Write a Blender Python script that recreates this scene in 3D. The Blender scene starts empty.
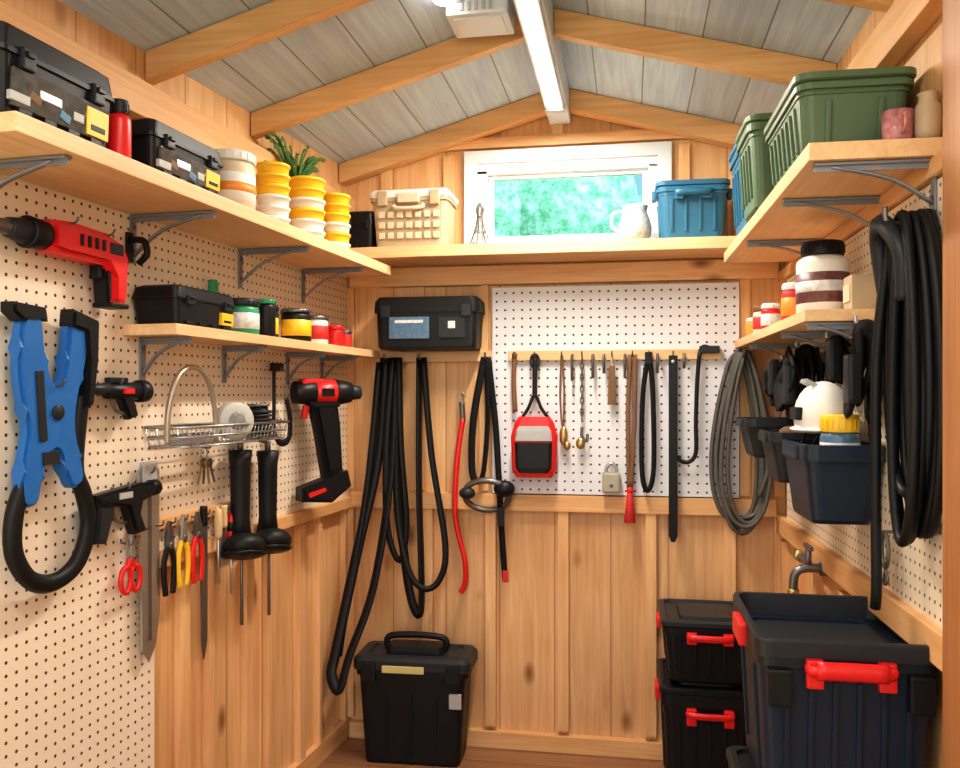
import bpy, bmesh, math, random
from mathutils import Vector, Matrix
random.seed(7)
sc = bpy.context.scene
try:
    sc.view_settings.view_transform = 'Standard'
    sc.view_settings.look = 'Medium High Contrast'
except Exception: pass

# ------------------------------------------------------------------ materials
def newmat(name):
    m = bpy.data.materials.new(name); m.use_nodes = True
    nt = m.node_tree; b = nt.nodes['Principled BSDF']
    return m, nt, b
def N(nt, t, **kw):
    n = nt.nodes.new(t)
    for k, v in kw.items(): setattr(n, k, v)
    return n
def mat(name, col, rough=.45, metal=0, var=.12, scale=25, emis=0, bump=0.0, spec=.5):
    m, nt, b = newmat(name)
    tc = N(nt, 'ShaderNodeTexCoord'); no = N(nt, 'ShaderNodeTexNoise'); no.inputs['Scale'].default_value = scale
    no.inputs['Detail'].default_value = 3
    nt.links.new(tc.outputs['Object'], no.inputs['Vector'])
    mx = N(nt, 'ShaderNodeMixRGB')
    mx.inputs[1].default_value = (*[c*(1-var) for c in col], 1); mx.inputs[2].default_value = (*[min(1, c*(1+var)) for c in col], 1)
    nt.links.new(no.outputs['Fac'], mx.inputs[0]); nt.links.new(mx.outputs[0], b.inputs['Base Color'])
    b.inputs['Roughness'].default_value = rough; b.inputs['Metallic'].default_value = metal
    b.inputs['Specular IOR Level'].default_value = spec
    if emis:
        b.inputs['Emission Color'].default_value = (*col, 1); b.inputs['Emission Strength'].default_value = emis
    if bump:
        bp = N(nt, 'ShaderNodeBump'); bp.inputs['Strength'].default_value = bump; bp.inputs['Distance'].default_value = .002
        nt.links.new(no.outputs['Fac'], bp.inputs['Height']); nt.links.new(bp.outputs[0], b.inputs['Normal'])
    return m
def wood(name, c1, c2, grain='z', knots=True, rough=.5, plank=None, seam=(.25, .12, .05), dirt=(.70, .56, .45), pv=.88):
    m, nt, b = newmat(name); L = nt.links.new
    tc = N(nt, 'ShaderNodeTexCoord'); mp = N(nt, 'ShaderNodeMapping')
    s = {'x': (1.2, 26, 26), 'y': (26, 1.2, 26), 'z': (26, 26, 1.2)}[grain]
    mp.inputs['Scale'].default_value = s
    L(tc.outputs['Object'], mp.inputs['Vector'])
    no = N(nt, 'ShaderNodeTexNoise'); no.inputs['Scale'].default_value = 1.6; no.inputs['Detail'].default_value = 8; no.inputs['Roughness'].default_value = .62; no.inputs['Distortion'].default_value = .8
    L(mp.outputs[0], no.inputs['Vector'])
    cr = N(nt, 'ShaderNodeValToRGB'); cr.color_ramp.elements[0].position = .32; cr.color_ramp.elements[1].position = .66
    cr.color_ramp.elements[0].color = (*c2, 1); cr.color_ramp.elements[1].color = (*c1, 1)
    L(no.outputs['Fac'], cr.inputs[0])
    n2 = N(nt, 'ShaderNodeTexNoise'); n2.inputs['Scale'].default_value = 1.7; L(tc.outputs['Object'], n2.inputs['Vector'])
    mx = N(nt, 'ShaderNodeMixRGB', blend_type='MULTIPLY'); mx.inputs[0].default_value = .5
    r2 = N(nt, 'ShaderNodeValToRGB'); r2.color_ramp.elements[0].color = (*dirt, 1); r2.color_ramp.elements[1].color = (1, 1, 1, 1)
    r2.color_ramp.elements[0].position = .3; r2.color_ramp.elements[1].position = .62
    L(n2.outputs['Fac'], r2.inputs[0]); L(cr.outputs[0], mx.inputs[1]); L(r2.outputs[0], mx.inputs[2])
    out = mx.outputs[0]
    if knots:
        m2 = N(nt, 'ShaderNodeMapping'); sk = {'x': (.5, 1, 1), 'y': (1, .5, 1), 'z': (1, 1, .5)}[grain]; m2.inputs['Scale'].default_value = sk
        L(tc.outputs['Object'], m2.inputs['Vector'])
        vo = N(nt, 'ShaderNodeTexVoronoi'); vo.inputs['Scale'].default_value = 5.5; L(m2.outputs[0], vo.inputs['Vector'])
        kr = N(nt, 'ShaderNodeValToRGB'); kr.color_ramp.elements[0].color = (.28, .12, .05, 1); kr.color_ramp.elements[1].color = (1, 1, 1, 1)
        kr.color_ramp.elements[0].position = .04; kr.color_ramp.elements[1].position = .17
        L(vo.outputs['Distance'], kr.inputs[0])
        m3 = N(nt, 'ShaderNodeMixRGB', blend_type='MULTIPLY'); m3.inputs[0].default_value = .85
        L(out, m3.inputs[1]); L(kr.outputs[0], m3.inputs[2]); out = m3.outputs[0]
    if plank:
        ax, pitch, w = plank
        sp = N(nt, 'ShaderNodeSeparateXYZ'); L(tc.outputs['Object'], sp.inputs[0])
        d = N(nt, 'ShaderNodeMath', operation='DIVIDE'); d.inputs[1].default_value = pitch; L(sp.outputs[ax], d.inputs[0])
        f = N(nt, 'ShaderNodeMath', operation='FRACT'); L(d.outputs[0], f.inputs[0])
        l = N(nt, 'ShaderNodeMath', operation='LESS_THAN'); l.inputs[1].default_value = w; L(f.outputs[0], l.inputs[0])
        fl = N(nt, 'ShaderNodeMath', operation='FLOOR'); L(d.outputs[0], fl.inputs[0])
        wn = N(nt, 'ShaderNodeTexWhiteNoise', noise_dimensions='1D'); L(fl.outputs[0], wn.inputs['W'])
        tr = N(nt, 'ShaderNodeMapRange'); tr.inputs['To Min'].default_value = pv; tr.inputs['To Max'].default_value = 1.05; L(wn.outputs['Value'], tr.inputs['Value'])
        mt = N(nt, 'ShaderNodeMixRGB', blend_type='MULTIPLY'); mt.inputs[0].default_value = 1; L(out, mt.inputs[1]); L(tr.outputs[0], mt.inputs[2])
        ms = N(nt, 'ShaderNodeMixRGB'); L(l.outputs[0], ms.inputs[0]); L(mt.outputs[0], ms.inputs[1]); ms.inputs[2].default_value = (*seam, 1)
        out = ms.outputs[0]
    L(out, b.inputs['Base Color']); b.inputs['Roughness'].default_value = rough
    return m
def pegmat(name, base, pitch, rr, hole=(.06, .04, .025)):
    m, nt, b = newmat(name); L = nt.links.new
    tc = N(nt, 'ShaderNodeTexCoord'); sp = N(nt, 'ShaderNodeSeparateXYZ'); L(tc.outputs['Object'], sp.inputs[0])
    sq = []
    for ax in (0, 2):
        d = N(nt, 'ShaderNodeMath', operation='DIVIDE'); d.inputs[1].default_value = pitch; L(sp.outputs[ax], d.inputs[0])
        f = N(nt, 'ShaderNodeMath', operation='FRACT'); L(d.outputs[0], f.inputs[0])
        s = N(nt, 'ShaderNodeMath', operation='SUBTRACT'); s.inputs[1].default_value = .5; L(f.outputs[0], s.inputs[0])
        q = N(nt, 'ShaderNodeMath', operation='MULTIPLY'); L(s.outputs[0], q.inputs[0]); L(s.outputs[0], q.inputs[1]); sq.append(q)
    a = N(nt, 'ShaderNodeMath', operation='ADD'); L(sq[0].outputs[0], a.inputs[0]); L(sq[1].outputs[0], a.inputs[1])
    l = N(nt, 'ShaderNodeMath', operation='LESS_THAN'); l.inputs[1].default_value = rr*rr; L(a.outputs[0], l.inputs[0])
    no = N(nt, 'ShaderNodeTexNoise'); no.inputs['Scale'].default_value = 2.5; no.inputs['Detail'].default_value = 5; L(tc.outputs['Object'], no.inputs['Vector'])
    mv = N(nt, 'ShaderNodeMixRGB'); L(no.outputs['Fac'], mv.inputs[0])
    mv.inputs[1].default_value = (*[c*.84 for c in base], 1); mv.inputs[2].default_value = (*[min(1, c*1.06) for c in base], 1)
    mx = N(nt, 'ShaderNodeMixRGB'); L(l.outputs[0], mx.inputs[0]); L(mv.outputs[0], mx.inputs[1]); mx.inputs[2].default_value = (*hole, 1)
    L(mx.outputs[0], b.inputs['Base Color']); b.inputs['Roughness'].default_value = .55
    return m

PINE = (.88, .565, .30); PINE2 = (.72, .40, .175)
W_Z = wood('pine_vertical', PINE, PINE2, 'z', plank=(0, .235, .018), seam=(.36, .18, .075), pv=.90)
W_X = wood('pine_horizontal', PINE, PINE2, 'x')
W_RAFT = wood('pine_rafter', (.87, .56, .28), (.72, .42, .18), 'x', knots=False)
W_SHELF = wood('pine_shelf', (.90, .63, .36), (.78, .49, .25), 'x', knots=False)
W_TRIM = wood('pine_trim', (.86, .53, .26), (.72, .39, .16), 'x', knots=False)
W_BAT = wood('pine_batten', (.90, .58, .31), (.76, .43, .19), 'z', knots=False)
W_POST = wood('stained_post', (.50, .24, .10), (.38, .16, .06), 'z', knots=False)
W_FLOOR = wood('brown_floorboards', (.36, .18, .09), (.24, .12, .06), 'x', knots=False, rough=.4, plank=(1, .12, .03), seam=(.08, .04, .02))
W_CEIL = wood('painted_ceiling_boards', (.68, .84, 1.0), (.50, .63, .80), 'y', knots=False, plank=(0, .18, .025), seam=(.20, .22, .25), dirt=(.72, .72, .74))
PEG_L = pegmat('pegboard_cream', (.90, .76, .60), .030, .14)
PEG_B = pegmat('pegboard_white', (.80, .80, .84), .036, .13)
PEG_R = pegmat('pegboard_cream_side', (.88, .76, .60), .030, .14)
BLK = mat('black_plastic', (.010, .010, .012), .42, spec=.32)
BLK2 = mat('charcoal_plastic', (.024, .026, .030), .45, spec=.35)
NAVY = mat('navy_plastic', (.012, .022, .042), .42, spec=.4)
RUB = mat('black_rubber', (.008, .008, .009), .5, bump=.3, scale=60, spec=.35)
FAB = mat('black_webbing', (.010, .010, .012), .75, scale=120, bump=.4, spec=.25)
HOSE = mat('grey_hose', (.10, .095, .085), .5)
RED = mat('red_plastic', (.70, .02, .02), .35)
REDF = mat('red_cord_fabric', (.58, .03, .03), .6)
BLUE = mat('blue_plastic', (.022, .15, .45), .38)
TEAL = mat('teal_blue_plastic', (.03, .15, .26), .4)
GREEN = mat('olive_green_plastic', (.10, .16, .09), .45)
GREEN2 = mat('green_label', (.03, .30, .14), .4)
YEL = mat('yellow_plastic', (.90, .55, .03), .4)
ORA = mat('orange_label', (.85, .30, .05), .45)
WHT = mat('white_plastic', (.80, .79, .75), .4, var=.05)
CREAM = mat('cream_plastic', (.68, .56, .41), .5, var=.08)
BEI = mat('beige_plastic', (.50, .38, .25), .5)
STEEL = mat('brushed_steel', (.50, .50, .50), .32, .9)
BRKT = mat('bracket_grey_metal', (.28, .29, .33), .45, .5)
DSTEEL = mat('dark_steel', (.20, .19, .18), .4, .8)
BRASS = mat('brass', (.55, .40, .18), .35, .9)
BRN = mat('brown_leather', (.20, .10, .05), .65)
TAN = mat('tan_wood_handle', (.70, .50, .28), .5)
LEAF = mat('plant_leaf', (.06, .18, .04), .5, var=.4)
SOIL = mat('clay_pot', (.45, .20, .10), .8)
WFR = mat('white_window_frame', (.70, .74, .78), .4, var=.03)
BEAM = mat('painted_beam', (.62, .68, .76), .5, var=.12, scale=8)
GREYP = mat('light_grey_plastic', (.45, .45, .44), .45)
LABEL = mat('printed_label', (.72, .75, .77), .4, var=.5, scale=70)
JLAB = mat('dark_printed_label', (.16, .07, .07), .4, var=.9, scale=60)
LBLUE = mat('blue_print_label', (.10, .18, .28), .3, var=.7, scale=50)
LED = mat('led_diffuser', (1, .97, .92), .4, var=.01, emis=9)
CLEAR = mat('smoky_clear_lid', (.09, .085, .08), .12, var=.8, scale=45)
FLOR = mat('patterned_ceramic', (.60, .22, .22), .3, var=.9, scale=70)
SPK = mat('speckled_ceramic', (.45, .50, .52), .3, var=.7, scale=60)
YSTRIP = mat('yellowed_strip', (.62, .52, .22), .5)
WORN = mat('worn_metal_tube', (.42, .36, .28), .4, .6)
TAPE = mat('masking_tape', (.50, .50, .46), .5)

# ------------------------------------------------------------------ frames
OR = {'L': Vector((-1.241, 3.6, 0)), 'B': Vector((0, 3.6, 0)), 'R': Vector((.618, 3.6, 0)), 'W': Vector((0, 0, 0))}
AN = {'L': math.radians(-94.5), 'B': math.pi, 'R': math.radians(91), 'W': 0}
def rot3(rx, ry, rz): return Matrix.Rotation(rz, 4, 'Z') @ Matrix.Rotation(ry, 4, 'Y') @ Matrix.Rotation(rx, 4, 'X')

def catmull(P, n=6, closed=False):
    P = [Vector(p) for p in P]; out = []; m = len(P)
    rng = range(m) if closed else range(m-1)
    for i in rng:
        if closed: p0, p1, p2, p3 = P[i-1], P[i], P[(i+1) % m], P[(i+2) % m]
        else: p0, p1, p2, p3 = P[max(i-1, 0)], P[i], P[i+1], P[min(i+2, m-1)]
        for k in range(n):
            t = k/n
            out.append(.5*((2*p1)+(p2-p0)*t+(2*p0-5*p1+4*p2-p3)*t*t+(3*p1-p0-3*p2+p3)*t**3))
    if not closed: out.append(P[-1])
    return out

class B:
    def __init__(s, name): s.name = name; s.V = []; s.F = []; s.mats = []
    def mi(s, m):
        if m not in s.mats: s.mats.append(m)
        return s.mats.index(m)
    def add(s, bm, m, M=None, smooth=False):
        bmesh.ops.recalc_face_normals(bm, faces=bm.faces[:])
        i0 = len(s.V); bm.verts.index_update(); k = s.mi(m)
        for v in bm.verts: s.V.append((M @ v.co) if M else v.co.copy())
        for f in bm.faces: s.F.append(([i0+v.index for v in f.verts], k, smooth))
        bm.free(); return s
    def box(s, c, size, m, bev=.004, rot=(0, 0, 0), taper=1.0):
        bm = bmesh.new(); bmesh.ops.create_cube(bm, size=1)
        for v in bm.verts:
            q = taper if v.co.z < 0 else 1
            v.co = Vector((v.co.x*size[0]*q, v.co.y*size[1]*q, v.co.z*size[2]))
        bv = min(bev, min(size)*.3)
        if bv > .0005: bmesh.ops.bevel(bm, geom=bm.edges[:]+bm.verts[:], offset=bv, segments=2, affect='EDGES', profile=.7)
        return s.add(bm, m, Matrix.Translation(c) @ rot3(*rot))
    def lathe(s, c, prof, m, seg=28, rot=(0, 0, 0), smooth=True):
        bm = bmesh.new(); rings = []
        for r, z in prof:
            rings.append([bm.verts.new((r*math.cos(2*math.pi*i/seg), r*math.sin(2*math.pi*i/seg), z)) for i in range(seg)] if r > 1e-5 else [bm.verts.new((0, 0, z))])
        for a, b in zip(rings, rings[1:]):
            for i in range(seg):
                j = (i+1) % seg
                if len(a) == 1 and len(b) == 1: continue
                if len(a) == 1: bm.faces.new((a[0], b[j], b[i]))
                elif len(b) == 1: bm.faces.new((a[i], a[j], b[0]))
                else: bm.faces.new((a[i], a[j], b[j], b[i]))
        for rg in (rings[0], rings[-1]):
            if len(rg) > 1: bm.faces.new(rg)
        return s.add(bm, m, Matrix.Translation(c) @ rot3(*rot), smooth)
    def cyl(s, c, r1, r2, h, m, rot=(0, 0, 0), seg=24, bev=.002):
        bv = min(bev, h*.2, max(r1, r2)*.3)
        return s.lathe(c, [(0, -h/2), (max(r1-bv, 1e-4), -h/2), (r1, -h/2+bv), (r2, h/2-bv), (max(r2-bv, 1e-4), h/2), (0, h/2)], m, seg, rot)
    def sph(s, c, r, m, rot=(0, 0, 0), zmin=None):
        bm = bmesh.new(); bmesh.ops.create_uvsphere(bm, u_segments=24, v_segments=14, radius=1)
        for v in bm.verts:
            z = v.co.z
            if zmin is not None: z = max(z, zmin)
            v.co = Vector((v.co.x*r[0], v.co.y*r[1], z*r[2]))
        return s.add(bm, m, Matrix.Translation(c) @ rot3(*rot), True)
    def loft(s, c, rings, m, rot=(0, 0, 0), smooth=False, k=4):
        bm = bmesh.new(); R = []
        for (w, d, z, rad) in rings:
            rad = min(rad, w/2-.0005, d/2-.0005); rg = []
            for qx, qy, a0 in ((1, 1, 0), (-1, 1, 90), (-1, -1, 180), (1, -1, 270)):
                for i in range(k+1):
                    a = math.radians(a0+90*i/k)
                    rg.append(bm.verts.new((qx*(w/2-rad)+rad*math.cos(a), qy*(d/2-rad)+rad*math.sin(a), z)))
            R.append(rg)
        n = len(R[0])
        for a, b in zip(R, R[1:]):
            for i in range(n): bm.faces.new((a[i], a[(i+1) % n], b[(i+1) % n], b[i]))
        bm.faces.new(R[0]); bm.faces.new(R[-1])
        return s.add(bm, m, Matrix.Translation(c) @ rot3(*rot), smooth)
    def sweep(s, pts, ra, m, rb=None, closed=False, seg=8, n=6, ref=(0, 1, 0), smooth_path=True):
        rb = rb or ra
        P = catmull(pts, n, closed) if smooth_path else [Vector(p) for p in pts]
        bm = bmesh.new(); R = []; side = None; q = len(P)
        for i, p in enumerate(P):
            a = P[i-1] if (i > 0 or closed) else P[i]; b = P[(i+1) % q] if (i < q-1 or closed) else P[i]
            t = (b-a); t = t.normalized() if t.length > 1e-9 else Vector((0, 0, 1))
            if side is None:
                side = t.cross(Vector(ref))
                if side.length < .1: side = t.cross(Vector((1, 0, 0)))
            side = (side - t*side.dot(t)).normalized(); nn = side.cross(t)
            R.append([bm.verts.new(p+side*ra*math.cos(2*math.pi*j/seg)+nn*rb*math.sin(2*math.pi*j/seg)) for j in range(seg)])
        prs = list(zip(R, R[1:])) + ([(R[-1], R[0])] if closed else [])
        for a, b in prs:
            for i in range(seg): bm.faces.new((a[i], a[(i+1) % seg], b[(i+1) % seg], b[i]))
        if not closed: bm.faces.new(R[0]); bm.faces.new(R[-1])
        return s.add(bm, m, None, True)
    def poly(s, pts, o, th, m, bev=.003, rot=(0, 0, 0), c=(0, 0, 0), curve=False):
        if curve: pts = [(p.x, p.z) for p in catmull([(a, 0, b) for a, b in pts], 4, True)]
        bm = bmesh.new(); vs = [bm.verts.new((a, o-th/2, b)) for a, b in pts]
        f = bm.faces.new(vs); r = bmesh.ops.extrude_face_region(bm, geom=[f])
        for v in r['geom']:
            if isinstance(v, bmesh.types.BMVert): v.co.y += th
        if bev > 0:
            es = [e for e in bm.edges if abs(e.verts[0].co.y-e.verts[1].co.y) < 1e-6]
            bmesh.ops.bevel(bm, geom=es, offset=min(bev, th*.35), segments=2, affect='EDGES')
        big = [f for f in bm.faces if len(f.verts) > 4]
        bmesh.ops.triangulate(bm, faces=big)
        return s.add(bm, m, Matrix.Translation(c) @ rot3(*rot))
    def put(s, fr, r=0, o=0, z=0, yaw=0, tilt=0, roll=0, sc=1.0):
        M = Matrix.Translation(OR[fr]) @ Matrix.Rotation(AN[fr], 4, 'Z') @ Matrix.Translation((-r if fr != 'W' else r, o, z)) @ Matrix.Rotation(yaw, 4, 'Z') @ Matrix.Rotation(tilt, 4, 'X') @ Matrix.Rotation(roll, 4, 'Y') @ Matrix.Scale(sc, 4)
        sg = -1 if fr != 'W' else 1
        W = [M @ Vector((sg*v.x, v.y, v.z)) for v in s.V]
        xs = [v.x for v in W]; ys = [v.y for v in W]; zs = [v.z for v in W]
        C = Vector(((min(xs)+max(xs))/2, (min(ys)+max(ys))/2, min(zs)))
        MO = Matrix.Translation(C) @ Matrix.Rotation(AN[fr]+yaw, 4, 'Z'); I = MO.inverted()
        me = bpy.data.meshes.new(s.name)
        me.from_pydata([I @ v for v in W], [], [(f[0] if sg > 0 else f[0][::-1]) for f in s.F])
        for m in s.mats: me.materials.append(m)
        for p, f in zip(me.polygons, s.F): p.material_index = f[1]; p.use_smooth = f[2]
        me.update()
        ob = bpy.data.objects.new(s.name, me); ob.matrix_world = MO; bpy.context.scene.collection.objects.link(ob)
        return ob
pi = math.pi; H = pi/2

# ------------------------------------------------------------------ room shell
RX, RZ = -.29, 2.78; SL, SR = .29, .275
def roofz(X): return RZ - SL*(RX-X) if X < RX else RZ - SR*(X-RX)
b = B('wall_left')
SE = 3.9
def lz(s_): return roofz(-1.241-.0785*s_)
b.poly([(.08, 0), (-SE, 0), (-SE, lz(SE)), (.08, lz(-.08))], -.04, .08, W_Z, 0)
for sx, w in ((.03, .05), (.30, .03), (.46, .05), (.72, .03), (.86, .05), (1.10, .03), (1.24, .05)):
    b.box((-sx, .012, .545), (w, .026, .93), W_BAT, .003)
b.put('L')
B('baseboard_left').box((-1.9, .014, .04), (3.8, .028, .08), W_TRIM, .003).put('L')
pb = B('pegboard'); pb.box((-.69, .008, 1.53), (1.38, .016, .98), PEG_L, .001); pb.box((-2.5, .008, 1.05), (2.24, .016, 1.95), PEG_L, .001); pb.put('L')
B('trim_1').box((-.69, .022, 1.03), (1.38, .045, .045), W_TRIM, .004).put('L')
B('trim_2').box((-1.9, .025, 2.31), (3.8, .05, .10), W_TRIM, .004).put('L')
b = B('wall_right')
def rz_(s_): return roofz(.618+.0175*s_)
b.poly([(-.08, 0), (SE, 0), (SE, rz_(SE)), (-.08, rz_(-.08))], -.04, .08, W_Z, 0)
for sx in (.05, .35, .62, .95, 1.25, 1.55): b.box((sx, .012, .50), (.045, .026, .84), W_BAT, .003)
b.put('R')
B('baseboard_right').box((1.9, .014, .04), (3.8, .028, .08), W_TRIM, .003).put('R')
B('pegboard').box((.97, .008, 1.485), (1.70, .016, .93), PEG_R, .001).put('R')
B('trim_3').box((.91, .02, .985), (1.82, .04, .07), W_TRIM, .004).put('R')
B('trim_4').box((1.9, .025, 2.35), (3.8, .05, .10), W_TRIM, .004).put('R')
B('trim_5').box((.91, .015, 1.975), (1.82, .03, .04), W_TRIM, .004).put('R')
B('door_frame_post').box((1.895, .03, 1.14), (.13, .055, 2.28), W_POST, .006).put('R')
x0, x1, wx0, wx1, wz0, wz1 = -1.241, .618, -.60, .085, 2.13, 2.45
b = B('wall_back')
b.poly([(x0, 0), (x1, 0), (x1, wz0), (x0, wz0)], -.04, .08, W_Z, 0)
b.poly([(x0, wz0), (wx0, wz0), (wx0, roofz(wx0)), (x0, roofz(x0))], -.04, .08, W_Z, 0)
b.poly([(wx1, wz0), (x1, wz0), (x1, roofz(x1)), (wx1, roofz(wx1))], -.04, .08, W_Z, 0)
b.poly([(wx0, wz1), (wx1, wz1), (wx1, roofz(wx1)), (RX, RZ), (wx0, roofz(wx0))], -.04, .08, W_Z, 0)
for X in (-1.215, -.86, -.585, -.275, .085, .40, .595): b.box((X, .015, .55), (.046, .032, .92), W_BAT, .003)
for X in (-1.215, -.90, -.615, .46, .595): b.box((X, .009, 1.53), (.042, .018, .88), W_BAT, .003)
for X in (-1.05, -.77, .22, .44): b.box((X, .009, 2.33), (.045, .018, .40), W_BAT, .003)
b.box((-.30, .009, 2.66), (.045, .018, .16), W_BAT, .003)
b.put('B')
B('baseboard_back').box((-.31, .018, .035), (1.80, .036, .07), W_TRIM, .003).put('B')
B('trim_6').box((-.31, .02, 1.045), (1.78, .04, .07), W_TRIM, .004).put('B')
B('trim_7').box((-.31, .016, 2.01), (1.80, .032, .08), W_X, .004).put('B')
B('trim_8').box((-.31, .014, 2.575), (1.30, .028, .045), W_X, .004).put('B')
b = B('window_1')
b.box((-.265, .014, 2.515), (.87, .034, .055), WFR, .006); b.box((-.265, .014, 2.125), (.87, .034, .05), WFR, .006)
b.box((-.672, .014, 2.32), (.056, .034, .34), WFR, .006); b.box((.142, .014, 2.32), (.056, .034, .34), WFR, .006)
for (cx, cz, sx, sz) in ((-.265, 2.467, .78, .05), (-.265, 2.148, .78, .05), (-.63, 2.31, .06, .30), (.105, 2.31, .06, .30)):
    b.box((cx, .000, cz), (sx, .03, sz), WFR, .004)
b.box((-.2625, -.025, 2.440), (.70, .03, .03), WFR, .006); b.box((-.2625, -.025, 2.165), (.70, .03, .03), WFR, .006)
b.box((-.592, -.025, 2.30), (.03, .03, .25), WFR, .006); b.box((.067, -.025, 2.30), (.03, .03, .25), WFR, .006)
gm = bpy.data.materials.new('hazy_window_glass'); gm.use_nodes = True; nt = gm.node_tree
for n in list(nt.nodes): nt.nodes.remove(n)
o_ = N(nt, 'ShaderNodeOutputMaterial'); tp = N(nt, 'ShaderNodeBsdfTransparent'); tl = N(nt, 'ShaderNodeBsdfTranslucent'); gx = N(nt, 'ShaderNodeMixShader')
tp.inputs[0].default_value = (.88, 1, .98, 1); tl.inputs[0].default_value = (.8, .98, .96, 1); gx.inputs[0].default_value = .18
nt.links.new(tp.outputs[0], gx.inputs[1]); nt.links.new(tl.outputs[0], gx.inputs[2]); nt.links.new(gx.outputs[0], o_.inputs[0])
b.box((-.2625, -.03, 2.3025), (.65, .004, .26), gm, 0)
b.put('B')
b = B('ceiling'); YA, YB = -.3, 3.68
for (xa, xb) in ((-1.75, RX), (RX, .76)):
    bm = bmesh.new(); vs = []
    for dz in (0, .05):
        for X, Y in ((xa, YA), (xb, YA), (xb, YB), (xa, YB)): vs.append(bm.verts.new((X, Y, roofz(X)+dz)))
    for f in ((0, 1, 2, 3), (4, 5, 6, 7), (0, 1, 5, 4), (1, 2, 6, 5), (2, 3, 7, 6), (3, 0, 4, 7)): bm.faces.new([vs[i] for i in f])
    b.add(bm, W_CEIL)
b.put('W')
def xl(Y): return -1.241-.0785*(3.6-Y)+.002
for Y in (3.555, 2.80, 2.22, 1.55, .9):
    b = B('ceiling_rafter')
    for side in (0, 1):
        xa, xb = (xl(Y), RX-.045) if side == 0 else (RX+.045, .616+.0175*(3.6-Y))
        pts = [(xa, roofz(xa)-.085), (xb, roofz(xb)-.085), (xb, roofz(xb)-.002), (xa, roofz(xa)-.002)]
        b.poly(pts, Y, .045 if Y < 3.5 else .07, W_RAFT, .003)
    b.put('W')
b = B('ridge_beam'); b.box((RX, 1.64, RZ-.075), (.088, 3.9, .13), BEAM, .004); b.put('W')
b = B('led_strip_light')
b.box((RX, 2.85, RZ-.148), (.07, 1.0, .022), WFR, .004); b.box((RX, 2.85, RZ-.162), (.038, .94, .012), LED, .003)
for y in (2.36, 3.34): b.box((RX, y, RZ-.152), (.078, .03, .032), GREYP, .004)
b.put('W')
b = B('ceiling_junction_box')
zc = 2.672
b.box((-.455, 2.60, zc), (.19, .17, .05), WFR, .010); b.box((-.455, 2.60, zc-.027), (.15, .13, .008), WFR, .003); b.box((-.455, 2.60, zc+.045), (.10, .10, .05), GREYP, .005)
for i in range(5): b.box((-.50+i*.022, 2.513, zc), (.010, .006, .028), GREYP, .001)
b.cyl((-.54, 2.46, zc+.01), .032, .026, .035, LED)
b.box((-.52, 2.50, zc+.02), (.045, .10, .022), GREYP, .004)
b.put('W')
B('floor').box((-.35, 1.63, -.03), (2.7, 4.1, .06), W_FLOOR, 0).put('W')
LAWN = mat('lawn_grass', (.10, .22, .05), .9, var=.4, scale=12)
B('lawn').box((0, 4, -.11), (40, 40, .05), LAWN, 0).put('W')
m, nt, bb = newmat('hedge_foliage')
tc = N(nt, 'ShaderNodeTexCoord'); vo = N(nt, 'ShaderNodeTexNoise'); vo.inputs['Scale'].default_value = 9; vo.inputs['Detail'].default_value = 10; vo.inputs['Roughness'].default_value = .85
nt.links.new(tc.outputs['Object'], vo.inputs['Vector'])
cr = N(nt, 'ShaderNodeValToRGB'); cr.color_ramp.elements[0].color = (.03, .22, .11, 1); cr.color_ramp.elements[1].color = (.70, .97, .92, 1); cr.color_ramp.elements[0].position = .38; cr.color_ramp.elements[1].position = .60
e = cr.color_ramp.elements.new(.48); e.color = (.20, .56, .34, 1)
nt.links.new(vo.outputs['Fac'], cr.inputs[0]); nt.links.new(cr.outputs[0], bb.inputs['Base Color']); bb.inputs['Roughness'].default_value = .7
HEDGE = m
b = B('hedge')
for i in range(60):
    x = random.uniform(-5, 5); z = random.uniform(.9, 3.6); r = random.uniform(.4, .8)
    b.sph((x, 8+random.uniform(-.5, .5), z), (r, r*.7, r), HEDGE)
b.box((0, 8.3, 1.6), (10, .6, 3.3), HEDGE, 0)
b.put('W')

# ------------------------------------------------------------------ shelves + brackets
B('wall_shelf').box((-1.19, .155, 2.01), (1.98, .27, .038), W_SHELF, .004).put('L')
B('wall_shelf').box((-.785, .10, 1.675), (1.47, .165, .03), W_SHELF, .003).put('L')
B('wall_shelf').box((-.3115, .14, 2.08), (1.845, .26, .045), W_SHELF, .004).put('B')
B('wall_shelf').box((.995, .14, 2.015), (1.42, .27, .038), W_SHELF, .004).put('R')
B('wall_shelf').box((.67, .11, 1.703), (1.30, .185, .03), W_SHELF, .003).put('R')
def bracket(fr, r, ztop, arm, leg):
    b = B('shelf_bracket')
    b.box((0, .02, -leg/2), (.022, .006, leg), BRKT, .001); b.box((0, .02+arm/2, -.004), (.022, arm, .006), BRKT, .001)
    b.box((0, .02+arm/2, -.012), (.004, arm, .014), BRKT, .001)
    b.sweep([(0, .022, -leg*.85), (0, .02+arm*.35, -leg*.36), (0, .02+arm*.85, -.01)], .009, BRKT, rb=.004, n=4)
    for zz in (-leg*.25, -leg*.75): b.sph((0, .026, zz), (.006, .004, .006), DSTEEL)
    b.put(fr, r, 0, ztop)
for s_ in (2.02, 1.48, .92, .45): bracket('L', -s_, 1.990, .25, .13)
for s_ in (1.44, 1.02, .58, .28): bracket('L', -s_, 1.659, .15, .12)
for s_ in (1.68, 1.34, .75): bracket('R', s_, 1.995, .24, .11)
for s_ in (1.29, .95, .35): bracket('R', s_, 1.687, .17, .11)

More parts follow.
